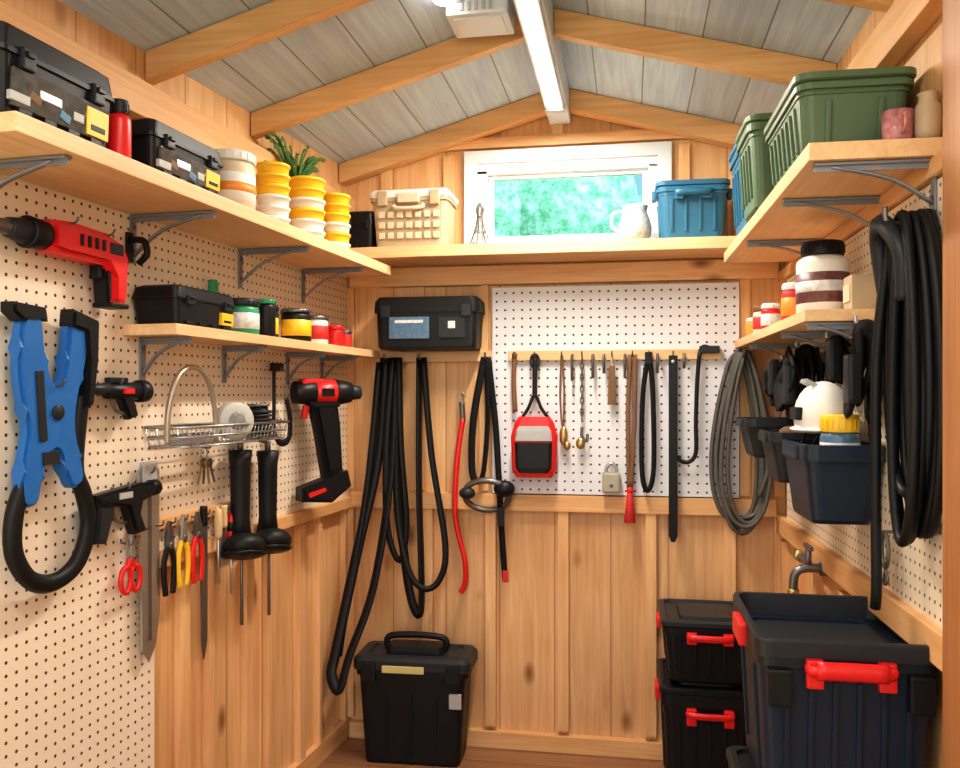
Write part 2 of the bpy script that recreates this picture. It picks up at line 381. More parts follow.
# ------------------------------------------------------------------ container builders
def bin_(name, w, d, h, m, ribs=True, lidm=None, handles=None, sides=(1, -1), rimm=None):
    b = B(name); t = .84
    b.loft((0, 0, 0), [(w*t-.01, d*t-.01, 0, .02), (w*t, d*t, .006, .025), (w*.93, d*.93, h*.84, .03), (w*.93, d*.93, h*.86, .03), (w*.80, d*.80, h*.86, .03), (w*.76, d*.76, .012, .02)], m)
    b.loft((0, 0, 0), [(w*.92, d*.92, h*.84, .03), (w*.95, d*.95, h*.84, .03), (w*.95, d*.95, h*.90, .03),
                        (w, d, h*.90, .032), (w, d, h-.004, .032), (w-.006, d-.006, h, .03), (w*.93, d*.93, h, .026), (w*.90, d*.90, h*.84, .026), (w*.78, d*.78, .02, .026)], rimm or m)
    if ribs:
        nr = max(3, int(w/.06))
        for i in range(nr):
            x = (i-(nr-1)/2)*w*.78/nr
            for sg in (1, -1): b.box((x, sg*d*.446, h*.46), (.012, .012, h*.62), m, .003, rot=(-sg*math.atan(d*.045/(h*.8)), 0, 0))
        for sg in (1, -1):
            for y in (-.22*d, .22*d): b.box((sg*w*.446, y, h*.46), (.012, .012, h*.62), m, .003, rot=(0, sg*math.atan(w*.045/(h*.8)), 0))
    if lidm:
        b.loft((0, 0, h), [(w*1.0, d*1.0, .001, .032), (w*1.03, d*1.03, .004, .034), (w*1.03, d*1.03, .018, .034), (w*.97, d*.97, .022, .03), (w*.9, d*.9, .022, .028), (w*.88, d*.88, .013, .026)], lidm)
        b.loft((0, 0, h+.012), [(w*.62, d*.6, 0, .02), (w*.60, d*.58, .012, .02)], lidm)
    if handles:
        b.sweep([(-w*.2, d*.49, h*.86), (-w*.19, (d*.5+.022), h*.85), (w*.19, (d*.5+.022), h*.85), (w*.2, d*.49, h*.86)], .014, handles, rb=.010, n=6)
        for x in (-w*.19, w*.19): b.box((x, (d*.5+.008), h*.83), (.035, .02, min(.06, h*.2)), handles, .005)
        for sg in sides:
            b.box((sg*(w*.5+.008), 0, h*.90), (.018, d*.28, min(.05, h*.18)), handles, .006)
    return b
def toolbox(name, w, d, h, body, lid, latch, top_handle=True, label=None, clear=None):
    b = B(name); hb = h*.62
    b.loft((0, 0, 0), [(w*.88, d*.86, 0, .012), (w*.9, d*.88, .006, .014), (w*.95, d*.95, hb, .016)], body)
    b.loft((0, 0, hb), [(w, d, 0, .018), (w, d, h*.05, .018), (w*.98, d*.97, h*.05, .016), (w*.95, d*.93, h*.27, .02), (w*.86, d*.78, h*.33, .02), (w*.80, d*.7, h*.33, .02), (w*.8, d*.68, h*.30, .02)], lid)
    for sx in (-.3, .3):
        b.box((sx*w, d*.5, hb*.98), (w*.10, .014, h*.22), latch, .004); b.box((sx*w, d*.5+.008, hb*1.05), (w*.06, .008, h*.06), body, .002)
    if top_handle:
        b.sweep([(-w*.22, 0, h*.92), (-w*.2, 0, h*1.05), (w*.2, 0, h*1.05), (w*.22, 0, h*.92)], .010, latch, rb=.007)
    if clear:
        b.box((0, d*.465, hb*.48), (w*.80, .012, hb*.62), clear, .003, rot=(-.04, 0, 0)); b.box((0, 0, h*.945), (w*.6, d*.45, .012), clear, .003)
        for i, (mm, ww) in enumerate(((GREYP, .05), (BRN, .03), (STEEL, .06), (TEAL, .03), (GREYP, .03), (BRASS, .04))):
            b.box(((i-2.9)*w*.12, d*.474, hb*(.32+.10*(i % 3))), (ww*w/.33, .010, .018), mm, .002, rot=(-.04, .3*(i % 2), 0))
    if label: b.box((w*.30, d*.478, hb*.45), (w*.2, .012, hb*.5), label, .001, rot=(-.04, 0, 0)); b.box((w*.30, d*.486, hb*.35), (w*.13, .010, hb*.1), body, .001, rot=(-.04, 0, 0))
    for i in range(4): b.box(((i-1.5)*w*.2, d*.455, hb*.12), (w*.10, .012, hb*.12), body, .002)
    return b
def jar(name, r, h, body, lid, label=None, lidh=.22, neck=1.0, lab2=None, lh=.55):
    b = B(name); hb = h*(1-lidh)
    b.lathe((0, 0, 0), [(0, 0), (r*.92, 0), (r, .006), (r, hb*.86), (r*.97, hb*.92), (r*neck*.9, hb), (0, hb)], body)
    b.lathe((0, 0, hb), [(0, 0), (r*neck*1.0, 0), (r*neck*1.02, .003), (r*neck*1.02, h*lidh-.004), (r*neck*.95, h*lidh), (0, h*lidh)], lid)
    for i in range(20):
        a = 2*pi*i/20; b.box((r*neck*1.02*math.cos(a), r*neck*1.02*math.sin(a), hb+h*lidh*.45), (.004, .004, h*lidh*.6), lid, .001, rot=(0, 0, a))
    if label: b.lathe((0, 0, hb*.2), [(r*.98, 0), (r*1.012, .001), (r*1.012, hb*lh), (r*.98, hb*lh+.001)], label)
    if lab2: b.lathe((0, 0, hb*.38), [(r*.99, 0), (r*1.02, .001), (r*1.02, hb*.18), (r*.99, hb*.182)], lab2)
    return b
def stack(name, r, n, ch, cols):
    b = B(name); z = 0
    for i in range(n):
        c = cols[i]
        b.lathe((0, 0, z), [(0, 0), (r*.86, 0), (r*.9, .004), (r*.95, ch*.66), (r*1.0, ch*.68), (r*1.02, ch*.72), (r*1.02, ch*.92), (r*.97, ch*.97), (0, ch*.97)], c); z += ch
    return b

ZL = 2.03
toolbox('tool_box', .33, .22, .19, BLK, BLK, BLK2, True, YEL, CLEAR).put('L', -2.025, .155, ZL, yaw=0)
jar('thermos_bottle', .026, .145, RED, BLK2, None, .22, .75).put('L', -1.81, .23, ZL)
toolbox('tool_box', .32, .20, .145, BLK, BLK, BLK2, True, YEL, CLEAR).put('L', -1.575, .165, ZL)
jar('paint_tub', .068, .175, CREAM, WHT, WHT, .16, 1.0, ORA).put('L', -1.26, .19, ZL)
stack('stacked_plastic_tubs', .054, 6, .034, [WHT, WHT, WHT, YEL, YEL, YEL]).put('L', -1.03, .20, ZL)
stack('stacked_plastic_tubs', .064, 6, .036, [WHT, WHT, YEL, WHT, YEL, YEL]).put('L', -.79, .20, ZL)
stack('stacked_plastic_tubs', .056, 6, .036, [WHT, YEL, WHT, YEL, YEL, YEL]).put('L', -.55, .20, ZL)
b = B('potted_plant')
b.lathe((0, 0, 0), [(0, 0), (.036, 0), (.044, .15), (.048, .15), (.048, .175), (.042, .175), (.040, .155), (0, .155)], SOIL)
for i in range(90):
    a = random.uniform(0, 2*pi); Lh = random.uniform(.10, .23); sp_ = random.uniform(.02, .17)
    f = lambda k, zz: (sp_*k*math.cos(a), max(-.055, min(.06, sp_*k*.35*math.sin(a))), zz)
    b.sweep([(.01*math.cos(a), .01*math.sin(a), .15), f(.4, .15+Lh*.65), f(1, .15+Lh), f(1.3, .15+Lh*1.0)], .0075, LEAF, rb=.0012, seg=6, n=3)
b.put('L', -.62, .070, ZL)
ZB = 2.103
toolbox('small_black_case', .12, .14, .165, BLK, BLK, BLK2, False).put('B', -1.10, .17, ZB)
b = B('storage_crate')
w, d, h = .33, .2, .235
b.loft((0, 0, 0), [(w*.86, d*.84, 0, .015), (w*.95, d*.94, h*.80, .02), (w, d, h*.80, .022), (w, d, h*.86, .022)], BEI)
b.loft((0, 0, h*.86), [(w*1.03, d*1.03, 0, .024), (w*1.03, d*1.03, h*.08, .024), (w*.95, d*.92, h*.14, .02), (w*.9, d*.85, h*.14, .02)], WHT)
for i in range(7):
    for zz in (.2, .38, .56): b.box(((i-3)*w*.115, d*.455+zz*.012, h*zz), (w*.075, .010, h*.11), CREAM, .003)
b.box((0, d*.53, h*.84), (.09, .02, .04), CREAM, .006)
for sg in (-1, 1): b.box((sg*w*.33, d*.52, h*.84), (.04, .018, .06), BEI, .005)
b.sweep([(-.06, d*.5, h*.72), (-.05, d*.56, h*.66), (.05, d*.56, h*.66), (.06, d*.5, h*.72)], .008, CREAM)
b.put('B', -.885, .15, ZB)
b = B('wire_bottle_holder')
for k in range(6):
    a = 2*pi*k/6
    b.sweep([(.045*math.cos(a), .045*math.sin(a), .003), (.022*math.cos(a), .022*math.sin(a), .06), (.010*math.cos(a), .010*math.sin(a), .12), (.016*math.cos(a), .016*math.sin(a), .15), (.004*math.cos(a), .004*math.sin(a), .175)], .0030, DSTEEL, seg=6, n=4)
for rr, zz in ((.045, .004), (.022, .06), (.011, .12)):
    b.sweep([(rr*math.cos(2*pi*i/10), rr*math.sin(2*pi*i/10), zz) for i in range(10)], .0028, DSTEEL, closed=True, seg=6, n=2)
b.put('B', -.60, .20, ZB)
b = B('ceramic_jug')
b.lathe((0, 0, 0), [(0, 0), (.045, 0), (.062, .03), (.066, .06), (.055, .10), (.045, .125), (.052, .145), (.047, .145), (.040, .125), (.05, .09), (0, .02)], SPK)
b.sweep([(-.045, 0, .125), (-.085, 0, .12), (-.09, 0, .07), (-.06, 0, .045)], .007, SPK)
b.put('B', .020, .17, ZB)
bin_('lidded_storage_bin', .275, .19, .205, TEAL, lidm=TEAL, handles=TEAL).put('B', .24, .145, ZB)
ZR = 2.035
bin_('storage_bin', .28, .26, .275, TEAL, lidm=TEAL).put('R', .64, .155, ZR)
bin_('storage_bin', .26, .28, .245, GREEN, lidm=GREEN).put('R', .95, .165, ZR)
bin_('storage_bin', .44, .255, .17, GREEN, lidm=GREEN).put('R', 1.37, .148, ZR)
b = B('patterned_cup'); b.lathe((0, 0, 0), [(0, 0), (.024, 0), (.03, .01), (.033, .07), (.030, .07), (.027, .012), (0, .012)], FLOR)
b.sweep([(.032, 0, .058), (.05, 0, .05), (.048, 0, .025), (.03, 0, .018)], .004, FLOR); b.put('R', 1.65, .082, ZR)
b = B('stone_jar'); b.lathe((0, 0, 0), [(0, 0), (.022, 0), (.026, .02), (.026, .07), (.018, .085), (.018, .095), (.022, .10), (0, .105)], BEI); b.put('R', 1.67, .028, ZR)
ZLL = 1.69
toolbox('tool_case', .31, .15, .115, BLK, BLK, BLK2, False, YEL).put('L', -1.345, .095, ZLL)
jar('green_tub', .054, .115, GREEN2, BLK2, LABEL, .2, 1.0).put('L', -1.055, .105, ZLL)
jar('spray_bottle', .022, .17, TEAL, GREEN2, None, .3, .6).put('L', -1.125, .045, ZLL)
jar('black_canister', .032, .13, BLK, GREEN2, None, .12).put('L', -.91, .11, ZLL)
jar('black_canister', .030, .12, BLK, BLK2, YEL, .15).put('L', -.81, .07, ZLL)
jar('paint_can', .054, .12, BLK, DSTEEL, YEL, .12).put('L', -.68, .105, ZLL)
jar('paint_can', .048, .11, WHT, DSTEEL, REDF, .14).put('L', -.52, .105, ZLL)
jar('spice_tin', .032, .085, RED, RED, None, .2).put('L', -.37, .12, ZLL)
jar('spice_tin', .026, .075, REDF, DSTEEL, None, .2).put('L', -.25, .11, ZLL)
ZRL = 1.718
jar('supplement_jar', .070, .205, WHT, BLK, JLAB, .19, .78, LABEL, .5).put('R', 1.11, .110, ZRL)
jar('condiment_jar', .036, .12, REDF, WHT, ORA, .18, .9).put('R', .90, .145, ZRL)
jar('condiment_jar', .030, .11, BRN, CREAM, ORA, .2, .9).put('R', .76, .11, ZRL)
jar('condiment_jar', .032, .09, RED, WHT, LABEL, .2, .9).put('R', .60, .16, ZRL)
jar('condiment_jar', .030, .10, CREAM, BRN, REDF, .2, .9).put('R', .42, .16, ZRL)
jar('condiment_jar', .028, .07, ORA, WHT, None, .2, .9).put('R', .28, .165, ZRL)
b = B('parts_carton'); b.box((0, 0, .045), (.08, .065, .09), BEI, .004); b.box((0, .034, .045), (.06, .004, .045), CREAM, .001); b.box((0, 0, .091), (.08, .012, .003), CREAM, .001); b.put('R', 1.262, .052, ZRL)

# ------------------------------------------------------------------ left wall tools
def hook(b, r, z, o=.016, L=.05):
    b.sweep([(r, o, z), (r, o+L*.8, z-.004), (r, o+L, z+.012)], .003, DSTEEL, seg=6)
b = B('heat_gun')
b.poly([(-.075, .048), (0, .056), (.13, .05), (.20, .03), (.222, -.01), (.215, -.07), (.212, -.135), (.15, -.145), (.15, -.07), (.125, -.038), (-.02, -.036), (-.075, -.03)], 0, .075, RED, .016)
b.cyl((-.10, 0, .008), .036, .040, .06, BLK, rot=(0, -H, 0)); b.cyl((-.155, 0, .008), .024, .034, .06, BLK2, rot=(0, H, 0)); b.cyl((-.205, 0, .008), .014, .022, .06, DSTEEL, rot=(0, H, 0))
b.poly([(.13, -.04), (.155, -.05), (.158, -.135), (.14, -.14)], 0, .05, BLK, .006)
b.box((.12, 0, -.055), (.018, .03, .04), BLK, .005); b.box((.18, 0, -.142), (.07, .065, .014), BLK, .006)
for i in range(4): b.box((.02+i*.028, .039, .012), (.010, .006, .03), BLK, .001)
b.box((.155, .039, .01), (.05, .005, .03), BLK2, .001); hook(b, .0, .055, -.045, .09); hook(b, .14, .05, -.045, .09)
b.put('L', -1.79, .062, 1.858, sc=.92)
b = B('wall_hook'); b.box((0, .006, 0), (.025, .01, .08), BLK, .003); b.sweep([(0, .01, .02), (0, .05, .015), (0, .06, -.02), (0, .035, -.045)], .009, BLK); b.put('L', -1.50, .018, 1.90)
b = B('garden_shears')
cv = lambda L: [((x-43)*.0034, (446-y)*.0024) for x, y in L]
b.poly(cv([(12, 322), (27, 320), (31, 352), (38, 380), (46, 380), (51, 350), (55, 320), (70, 322), (70, 360), (62, 396), (60, 430), (68, 476), (56, 486), (47, 462), (42, 448), (34, 454), (28, 478), (24, 496), (10, 494), (12, 455), (16, 425), (10, 392), (8, 360)]), 0, .035, BLUE, .008, curve=True)
b.poly(cv([(2, 309), (30, 311), (32, 324), (10, 326), (2, 318)]), .0, .045, BLK, .006)
b.poly(cv([(54, 309), (80, 318), (79, 360), (74, 404), (66, 406), (69, 360), (67, 330), (53, 326)]), .004, .048, BLK, .006)
b.sweep([(x, 0, z) for x, z in cv([(17, 476), (8, 505), (8, 540), (22, 568), (44, 576), (66, 562), (77, 528), (72, 495), (64, 470), (66, 430), (70, 395)])], .022, RUB, rb=.017)
b.box((-.06, .019, .10), (.022, .006, .16), BLK2, .002, rot=(0, -.08, 0)); b.box((-.03, .019, -.02), (.05, .006, .03), BLK2, .002)
b.cyl((-.01, .02, .085), .018, .016, .010, BLK2, rot=(H, 0, 0)); hook(b, -.01, .15, -.04, .08)
b.put('L', -1.82, .06, 1.375)
b = B('hose_nozzle')
b.cyl((.02, 0, .01), .020, .024, .12, BLK, rot=(0, H, 0)); b.cyl((-.07, 0, .014), .012, .018, .07, BLK2, rot=(0, H, 0)); b.cyl((.10, 0, .01), .03, .03, .03, BLK, rot=(0, H, 0)); b.cyl((-.11, 0, .014), .02, .02, .02, BLK, rot=(0, H, 0))
b.poly([(.0, 0), (.05, 0), (.075, -.055), (.04, -.065)], 0, .03, BLK, .006); b.box((.0, .0, .038), (.07, .02, .014), BLK2, .004); b.sweep([(-.02, 0, -.01), (0, 0, -.04), (.04, 0, -.05)], .005, DSTEEL)
b.box((.02, .022, .01), (.04, .008, .014), RED, .002); hook(b, .0, .03, -.04, .06); b.put('L', -1.60, .06, 1.50)
b = B('spray_gun')
b.poly([(-.12, .035), (.05, .05), (.13, .045), (.135, .02), (.06, .0), (.05, -.03), (.075, -.08), (.03, -.085), (0, -.01), (-.05, .002), (-.12, .008)], 0, .04, BLK, .008)
b.poly([(-.11, .005), (-.05, .0), (-.085, -.09), (-.125, -.085)], 0, .035, BLK2, .006); b.cyl((.12, .0, .03), .022, .022, .03, BLK, rot=(0, H, 0)); b.box((-.02, .022, .025), (.05, .004, .016), GREYP, .001)
b.sweep([(-.05, 0, 0), (-.03, 0, -.04), (.01, 0, -.05)], .004, DSTEEL); hook(b, 0, .04, -.04, .06); b.put('L', -1.57, .06, 1.215)
b = B('pruning_saw_blade')
pts = [(-.045, .25), (-.025, .275), (.025, .275), (.045, .25), (.046, -.15), (.03, -.24), (.0, -.28), (-.03, -.24)]
b.poly(pts, 0, .006, STEEL, .001)
for i in range(22): b.poly([(-.044, .2-i*.018), (-.052, .194-i*.018), (-.044, .186-i*.018)], 0, .004, STEEL, 0)
b.box((0, .0, .24), (.06, .016, .07), GREYP, .004); b.box((0, .004, -.02), (.012, .004, .40), DSTEEL, .001); hook(b, 0, .25, -.02, .04); b.put('L', -1.44, .04, 1.04)
b = B('wire_basket')
w, d, h = .58, .14, .055
for z, k in ((0, .94), (h*.5, .97), (h, 1)):
    b.sweep([(-w/2*k, 0, z), (w/2*k, 0, z), (w/2*k, d*k, z), (-w/2*k, d*k, z)], .003 if z < h else .0045, STEEL, closed=True, smooth_path=False, seg=6)
for i in range(25):
    x = (i/24-.5)*w*.97; b.sweep([(x, 0, h), (x*.96, .002, 0), (x*.96, d*.93, 0), (x, d, h)], .0018, STEEL, smooth_path=False, seg=5)
for j in range(5): y = j*d*.95/4; b.sweep([(-w/2, y, h), (-w/2*.94, y, 0), (w/2*.94, y, 0), (w/2, y, h)], .0018, STEEL, smooth_path=False, seg=5)
b.put('L', -1.14, .022, 1.355)
b = B('bow_saw')
b.sweep([(-.13, 0, .0), (-.125, 0, .1), (-.08, 0, .2), (0, 0, .235), (.08, 0, .2), (.125, 0, .1), (.13, 0, 0)], .009, WORN); b.box((0, 0, .006), (.27, .003, .018), STEEL, 0)
b.put('L', -1.32, .10, 1.362, sc=.93)
b = B('tape_roll')
b.lathe((0, 0, 0), [(.028, -.025), (.054, -.025), (.057, -.022), (.057, .022), (.054, .025), (.028, .025), (.026, 0), (.028, -.025)], TAPE, rot=(H, 0, 0)); b.lathe((0, 0, 0), [(.018, -.024), (.028, -.024), (.028, .024), (.018, .024), (.018, -.024)], DSTEEL, rot=(H, 0, 0)); b.put('L', -1.13, .12, 1.42, yaw=-.6)
b = B('cord_spool')
b.cyl((0, 0, .05), .04, .03, .1, BLK); b.cyl((0, 0, .004), .048, .048, .008, DSTEEL); b.cyl((0, 0, .104), .036, .036, .008, DSTEEL)
for i in range(6): b.sweep([(.04*math.cos(a*pi/5), .04*math.sin(a*pi/5), .018+i*.013) for a in range(10)], .005, BLK2, closed=True, n=2, seg=6)
b.put('L', -.94, .10, 1.362)
b = B('key_bunch')
b.sweep([(.018*math.cos(a*pi/5), 0, .018*math.sin(a*pi/5)) for a in range(10)], .002, STEEL, closed=True, n=2, seg=6)
for i, a in enumerate((-.35, -.1, .15, .4)):
    b.cyl((math.sin(a)*.035, i*.004, -.03), .014, .014, .004, DSTEEL if i % 2 else BRASS, rot=(H, 0, 0)); b.box((math.sin(a)*.07, i*.004, -.065), (.008, .003, .06), DSTEEL if i % 2 else BRASS, 0, rot=(0, -a, 0))
hook(b, 0, .02, -.010, .035); b.put('L', -1.16, .035, 1.32)
b = B('rubber_boots')
for x, dz in ((-.12, 0), (.09, -.015)):
    b.loft((x, 0, -.02+dz), [(.09, .09, -.24, .04), (.070, .07, -.14, .035), (.078, .075, .06, .04), (.090, .085, .12, .04), (.08, .075, .12, .04), (.07, .07, .10, .035)], RUB, smooth=True)
    b.sph((x-.02, .03, -.255+dz), (.085, .075, .050), RUB, rot=(.15, .25, 0)); b.sph((x-.025, .03, -.285+dz), (.088, .078, .020), BLK, rot=(.15, .25, 0))
    b.cyl((x+.01, 0, -.42+dz), .007, .005, .28, DSTEEL); b.cyl((x, 0, .12+dz), .012, .012, .04, DSTEEL)
b.sweep([(-.11, 0, .13), (0, -.02, .135), (.08, 0, .12)], .006, DSTEEL); hook(b, 0, .135, -.05, .06)
b.put('L', -.92, .080, 1.235, sc=.86)
b = B('leather_strap_loop')
b.sweep([(0, 0, .13), (-.03, .005, .11), (-.04, .01, .0), (-.04, .01, -.09), (0, .01, -.14), (.07, .01, -.13), (.08, .01, -.05), (.06, .005, .02)], .013, BLK, rb=.005); b.box((0, 0, .13), (.07, .02, .03), BLK, .005); hook(b, 0, .12, -.03, .05)
b.put('L', -.72, .05, 1.47)
b = B('cordless_drill')
b.cyl((.0, 0, 0), .047, .050, .085, RED, rot=(0, H, 0)); b.cyl((.075, 0, 0), .052, .040, .07, BLK, rot=(0, H, 0)); b.cyl((-.08, 0, 0), .042, .049, .08, BLK, rot=(0, H, 0)); b.cyl((.125, 0, 0), .030, .026, .05, BLK2, rot=(0, H, 0))
b.poly([(-.065, -.02), (.045, -.02), (.060, -.12), (.070, -.30), (-.005, -.33), (-.035, -.16)], 0, .08, BLK, .022)
b.poly([(-.07, -.035), (.05, -.035), (.052, -.055), (-.055, -.06)], 0, .086, BLK, .006)
b.poly([(-.10, -.36), (.085, -.30), (.10, -.36), (.02, -.42), (-.10, -.41)], 0, .09, BLK, .012)
b.poly([(-.085, -.375), (-.01, -.355), (.0, -.375), (-.075, -.40)], .0, .096, RED, .004); b.box((-.05, .0, .035), (.09, .06, .035), RED, .01); b.box((.0, .048, .0), (.05, .006, .03), BLK, .002)
b.box((-.075, 0, -.075), (.02, .03, .05), RED, .005, rot=(0, .2, 0)); hook(b, 0, .05, -.09, .09)
b.put('L', -.49, .125, 1.51, yaw=-.75)
b = B('tool_rack'); b.box((0, .012, 0), (.52, .024, .03), W_TRIM, .003)
for i in range(9): b.sweep([(-.23+i*.058, .02, .0), (-.23+i*.058, .045, 0), (-.23+i*.058, .05, .015)], .003, DSTEEL, seg=6)
b.put('L', -1.24, .018, 1.135)
def scissors(hm, L=.26):
    b = B('scissors')
    for sg in (-1, 1):
        b.poly([(0, 0), (sg*.016, .02), (sg*.004, L*.55), (0, L*.55)], sg*.002, .004, STEEL, 0)
        b.sweep([(sg*.02+.02*math.cos(a*pi/5), 0, -.045+.034*math.sin(a*pi/5)) for a in range(10)], .007, hm, closed=True, n=2)
        b.sweep([(sg*.004, 0, .01), (sg*.012, 0, -.015)], .008, hm)
    b.cyl((0, .004, .01), .006, .006, .008, DSTEEL, rot=(H, 0, 0)); return b
b = scissors(RED); hook(b, 0, .05, -.03, .04); b.put('L', -1.53, .05, 1.055)
def pliers(hm, jaw=STEEL, L=.2):
    b = B('pliers')
    for sg in (-1, 1):
        b.sweep([(sg*.004, 0, 0), (sg*.022, 0, -.04), (sg*.024, 0, -.09), (sg*.016, 0, -.14)], .010, hm, rb=.007)
        b.poly([(0, -.01), (sg*.018, .0), (sg*.014, .04), (sg*.003, .07), (0, .07)], 0, .012, jaw, .002)
    b.cyl((0, .007, .0), .011, .011, .006, DSTEEL, rot=(H, 0, 0)); return b
pliers(YEL).put('L', -1.30, .055, 1.08); pliers(BLK, DSTEEL).put('L', -1.36, .05, 1.07); pliers(RED, DSTEEL).put('L', -1.235, .06, 1.08)
def driver(hm, L=.3, hl=.10, hr=.013, name='screwdriver', cap=None):
    b = B(name); b.lathe((0, 0, -hl), [(0, 0), (hr*.6, 0), (hr*.8, .01), (hr, hl*.4), (hr*.9, hl*.8), (hr*.6, hl), (0, hl)], hm, seg=10)
    b.cyl((0, 0, -hl-(L-hl)/2), .004, .005, L-hl, STEEL, seg=8)
    if cap: b.cyl((0, 0, -hl*.35), hr*1.06, hr*1.06, hl*.25, cap, seg=10)
    return b
driver(RED, .26, .12, .015, cap=BLK).put('L', -1.045, .06, 1.12)
driver(TAN, .24, .10, .014, 'chisel').put('L', -1.12, .06, 1.15)
b = B('metal_file'); b.poly([(-.018, .0), (.018, 0), (.016, -.36), (0, -.42), (-.014, -.36)], 0, .006, DSTEEL, .001); b.sweep([(0, 0, -.01), (0, 0, .05)], .012, BLK); b.put('L', -1.185, .05, 1.11)
b = B('putty_knife'); b.poly([(-.006, 0), (.006, 0), (.022, -.06), (.022, -.12), (-.022, -.12), (-.022, -.06)], 0, .003, STEEL, 0); b.sweep([(0, 0, 0), (0, 0, .07)], .012, TAN); b.put('L', -1.08, .055, 1.08)

# ------------------------------------------------------------------ back wall
B('hanging_rail').box((-.82, .02, 1.665), (.52, .03, .045), W_SHELF, .004).put('B')
b = B('equipment_case')
w, d, h = .45, .17, .215
b.loft((0, 0, 0), [(w*.90, d*.9, 0, .02), (w*.93, d*.93, .01, .025), (w*.96, d*.96, h*.7, .03)], BLK); b.loft((0, 0, h*.7), [(w, d, 0, .03), (w, d, h*.1, .03), (w*.99, d*.98, h*.22, .03), (w*.93, d*.9, h*.3, .03), (w*.8, d*.7, h*.3, .02)], BLK)
b.box((-.07, d*.47, h*.40), (.17, .012, h*.42), LBLUE, .002); b.box((.11, d*.47, h*.40), (.11, .012, h*.40), BLK2, .002); b.box((.11, d*.48, h*.45), (.03, .01, .03), LABEL, .001)
b.box((-.07, d*.478, h*.52), (.12, .012, h*.06), LABEL, .001)
for x in (-.17, .17): b.box((x, d*.5, h*.72), (.04, .016, .05), BLK2, .004)
b.put('B', -.83, .105, 1.692)
b = B('rubber_strap_bundle')
b.sweep([(-1.04, .06, 1.66), (-1.06, .09, 1.25), (-1.13, .16, .85), (-1.19, .26, .45), (-1.195, .30, .36), (-1.155, .32, .31), (-1.125, .28, .44), (-1.05, .2, .70), (-1.00, .12, 1.15), (-1.00, .06, 1.66)], .022, RUB, rb=.011)
b.sweep([(-1.02, .05, 1.66), (-.99, .07, 1.2), (-.93, .10, .72), (-.885, .10, .57), (-.87, .09, .66), (-.885, .08, 1.15), (-.89, .05, 1.66)], .019, RUB, rb=.010)
b.sweep([(-.98, .07, 1.66), (-.98, .10, 1.1), (-.93, .13, .80), (-.86, .13, .69), (-.79, .11, .72), (-.765, .10, .87), (-.83, .08, 1.25), (-.87, .06, 1.66)], .014, RUB, rb=.010)
b.sweep([(-1.06, .08, 1.64), (-1.10, .13, 1.1), (-1.16, .2, .65), (-1.185, .24, .42)], .014, RUB, rb=.010)
b.sweep([(-1.00, .08, 1.66), (-1.02, .11, 1.3), (-1.01, .13, .95), (-.96, .12, .80), (-.93, .11, .95), (-.96, .09, 1.3), (-.97, .08, 1.66)], .014, RUB, rb=.008)
for x in (-1.03, -.88): b.sweep([(x, .03, 1.655), (x, .10, 1.655), (x, .11, 1.675)], .006, DSTEEL)
b.put('B')
b = B('red_bungee_cord')
b.sweep([(-.70, .05, 1.40), (-.725, .06, 1.2), (-.73, .06, .98), (-.69, .06, .80), (-.69, .05, .70), (-.71, .05, .66)], .012, RED); b.sweep([(-.705, .05, 1.47), (-.70, .05, 1.39)], .012, DSTEEL); b.sweep([(-.705, .05, 1.46), (-.715, .05, 1.49), (-.70, .05, 1.51), (-.69, .05, 1.49)], .004, STEEL); b.sweep([(-.70, .01, 1.50), (-.70, .06, 1.50)], .004, DSTEEL)
b.put('B')
b = B('safety_harness')
b.sweep([(-.605, .06, 1.66), (-.65, .07, 1.4), (-.655, .07, 1.17), (-.61, .08, 1.16), (-.59, .07, 1.4), (-.60, .06, 1.66)], .015, FAB, rb=.005)
b.sweep([(-.59, .06, 1.66), (-.56, .06, 1.4), (-.545, .07, 1.2), (-.53, .08, .95), (-.515, .07, .72)], .013, FAB, rb=.005)
b.sweep([(-.59+.095*math.cos(a*pi/6), .09+.03*math.sin(a*pi/6), 1.08+.065*math.sin(a*pi/6)) for a in range(12)], .013, DSTEEL, closed=True, n=3)
b.sph((-.515, .10, 1.11), (.045, .035, .035), BLK); b.sph((-.67, .11, 1.09), (.035, .03, .025), BLK2)
b.box((-.53, .09, .99), (.03, .012, .08), BLK, .003); b.box((-.513, .075, .74), (.024, .012, .05), REDF, .003); b.sweep([(-.6, .02, 1.65), (-.6, .07, 1.655), (-.6, .08, 1.68)], .005, DSTEEL)
b.put('B')
B('pegboard').box((-.07, .03, 1.52), (1.01, .016, .87), PEG_B, .001).put('B')
B('hanging_rail').box((-.07, .05, 1.665), (.87, .022, .042), W_SHELF, .004).put('B')
OB = .075
def hk(b, x, z=1.665): b.sweep([(x, .062, z), (x, .085, z-.002), (x, .09, z+.015)], .003, DSTEEL, seg=6)
b = B('leather_strap'); b.sweep([(-.475, OB, 1.665), (-.478, OB, 1.55), (-.472, OB, 1.43)], .010, BRN, rb=.004); b.sph((-.475, OB, 1.665), (.012, .01, .014), BRN); hk(b, -.475); b.put('B')
b = B('tool_pouch')
b.loft((-.39, OB+.02, 1.16), [(.15, .05, 0, .02), (.185, .06, .03, .03), (.195, .06, .17, .03), (.16, .05, .23, .03), (.13, .04, .25, .03)], RED)
b.loft((-.39, OB+.045, 1.18), [(.12, .03, 0, .015), (.150, .035, .02, .02), (.155, .035, .125, .02)], BLK)
b.loft((-.39, OB+.045, 1.312), [(.155, .026, 0, .012), (.145, .026, .04, .012), (.12, .022, .06, .012)], GREYP)
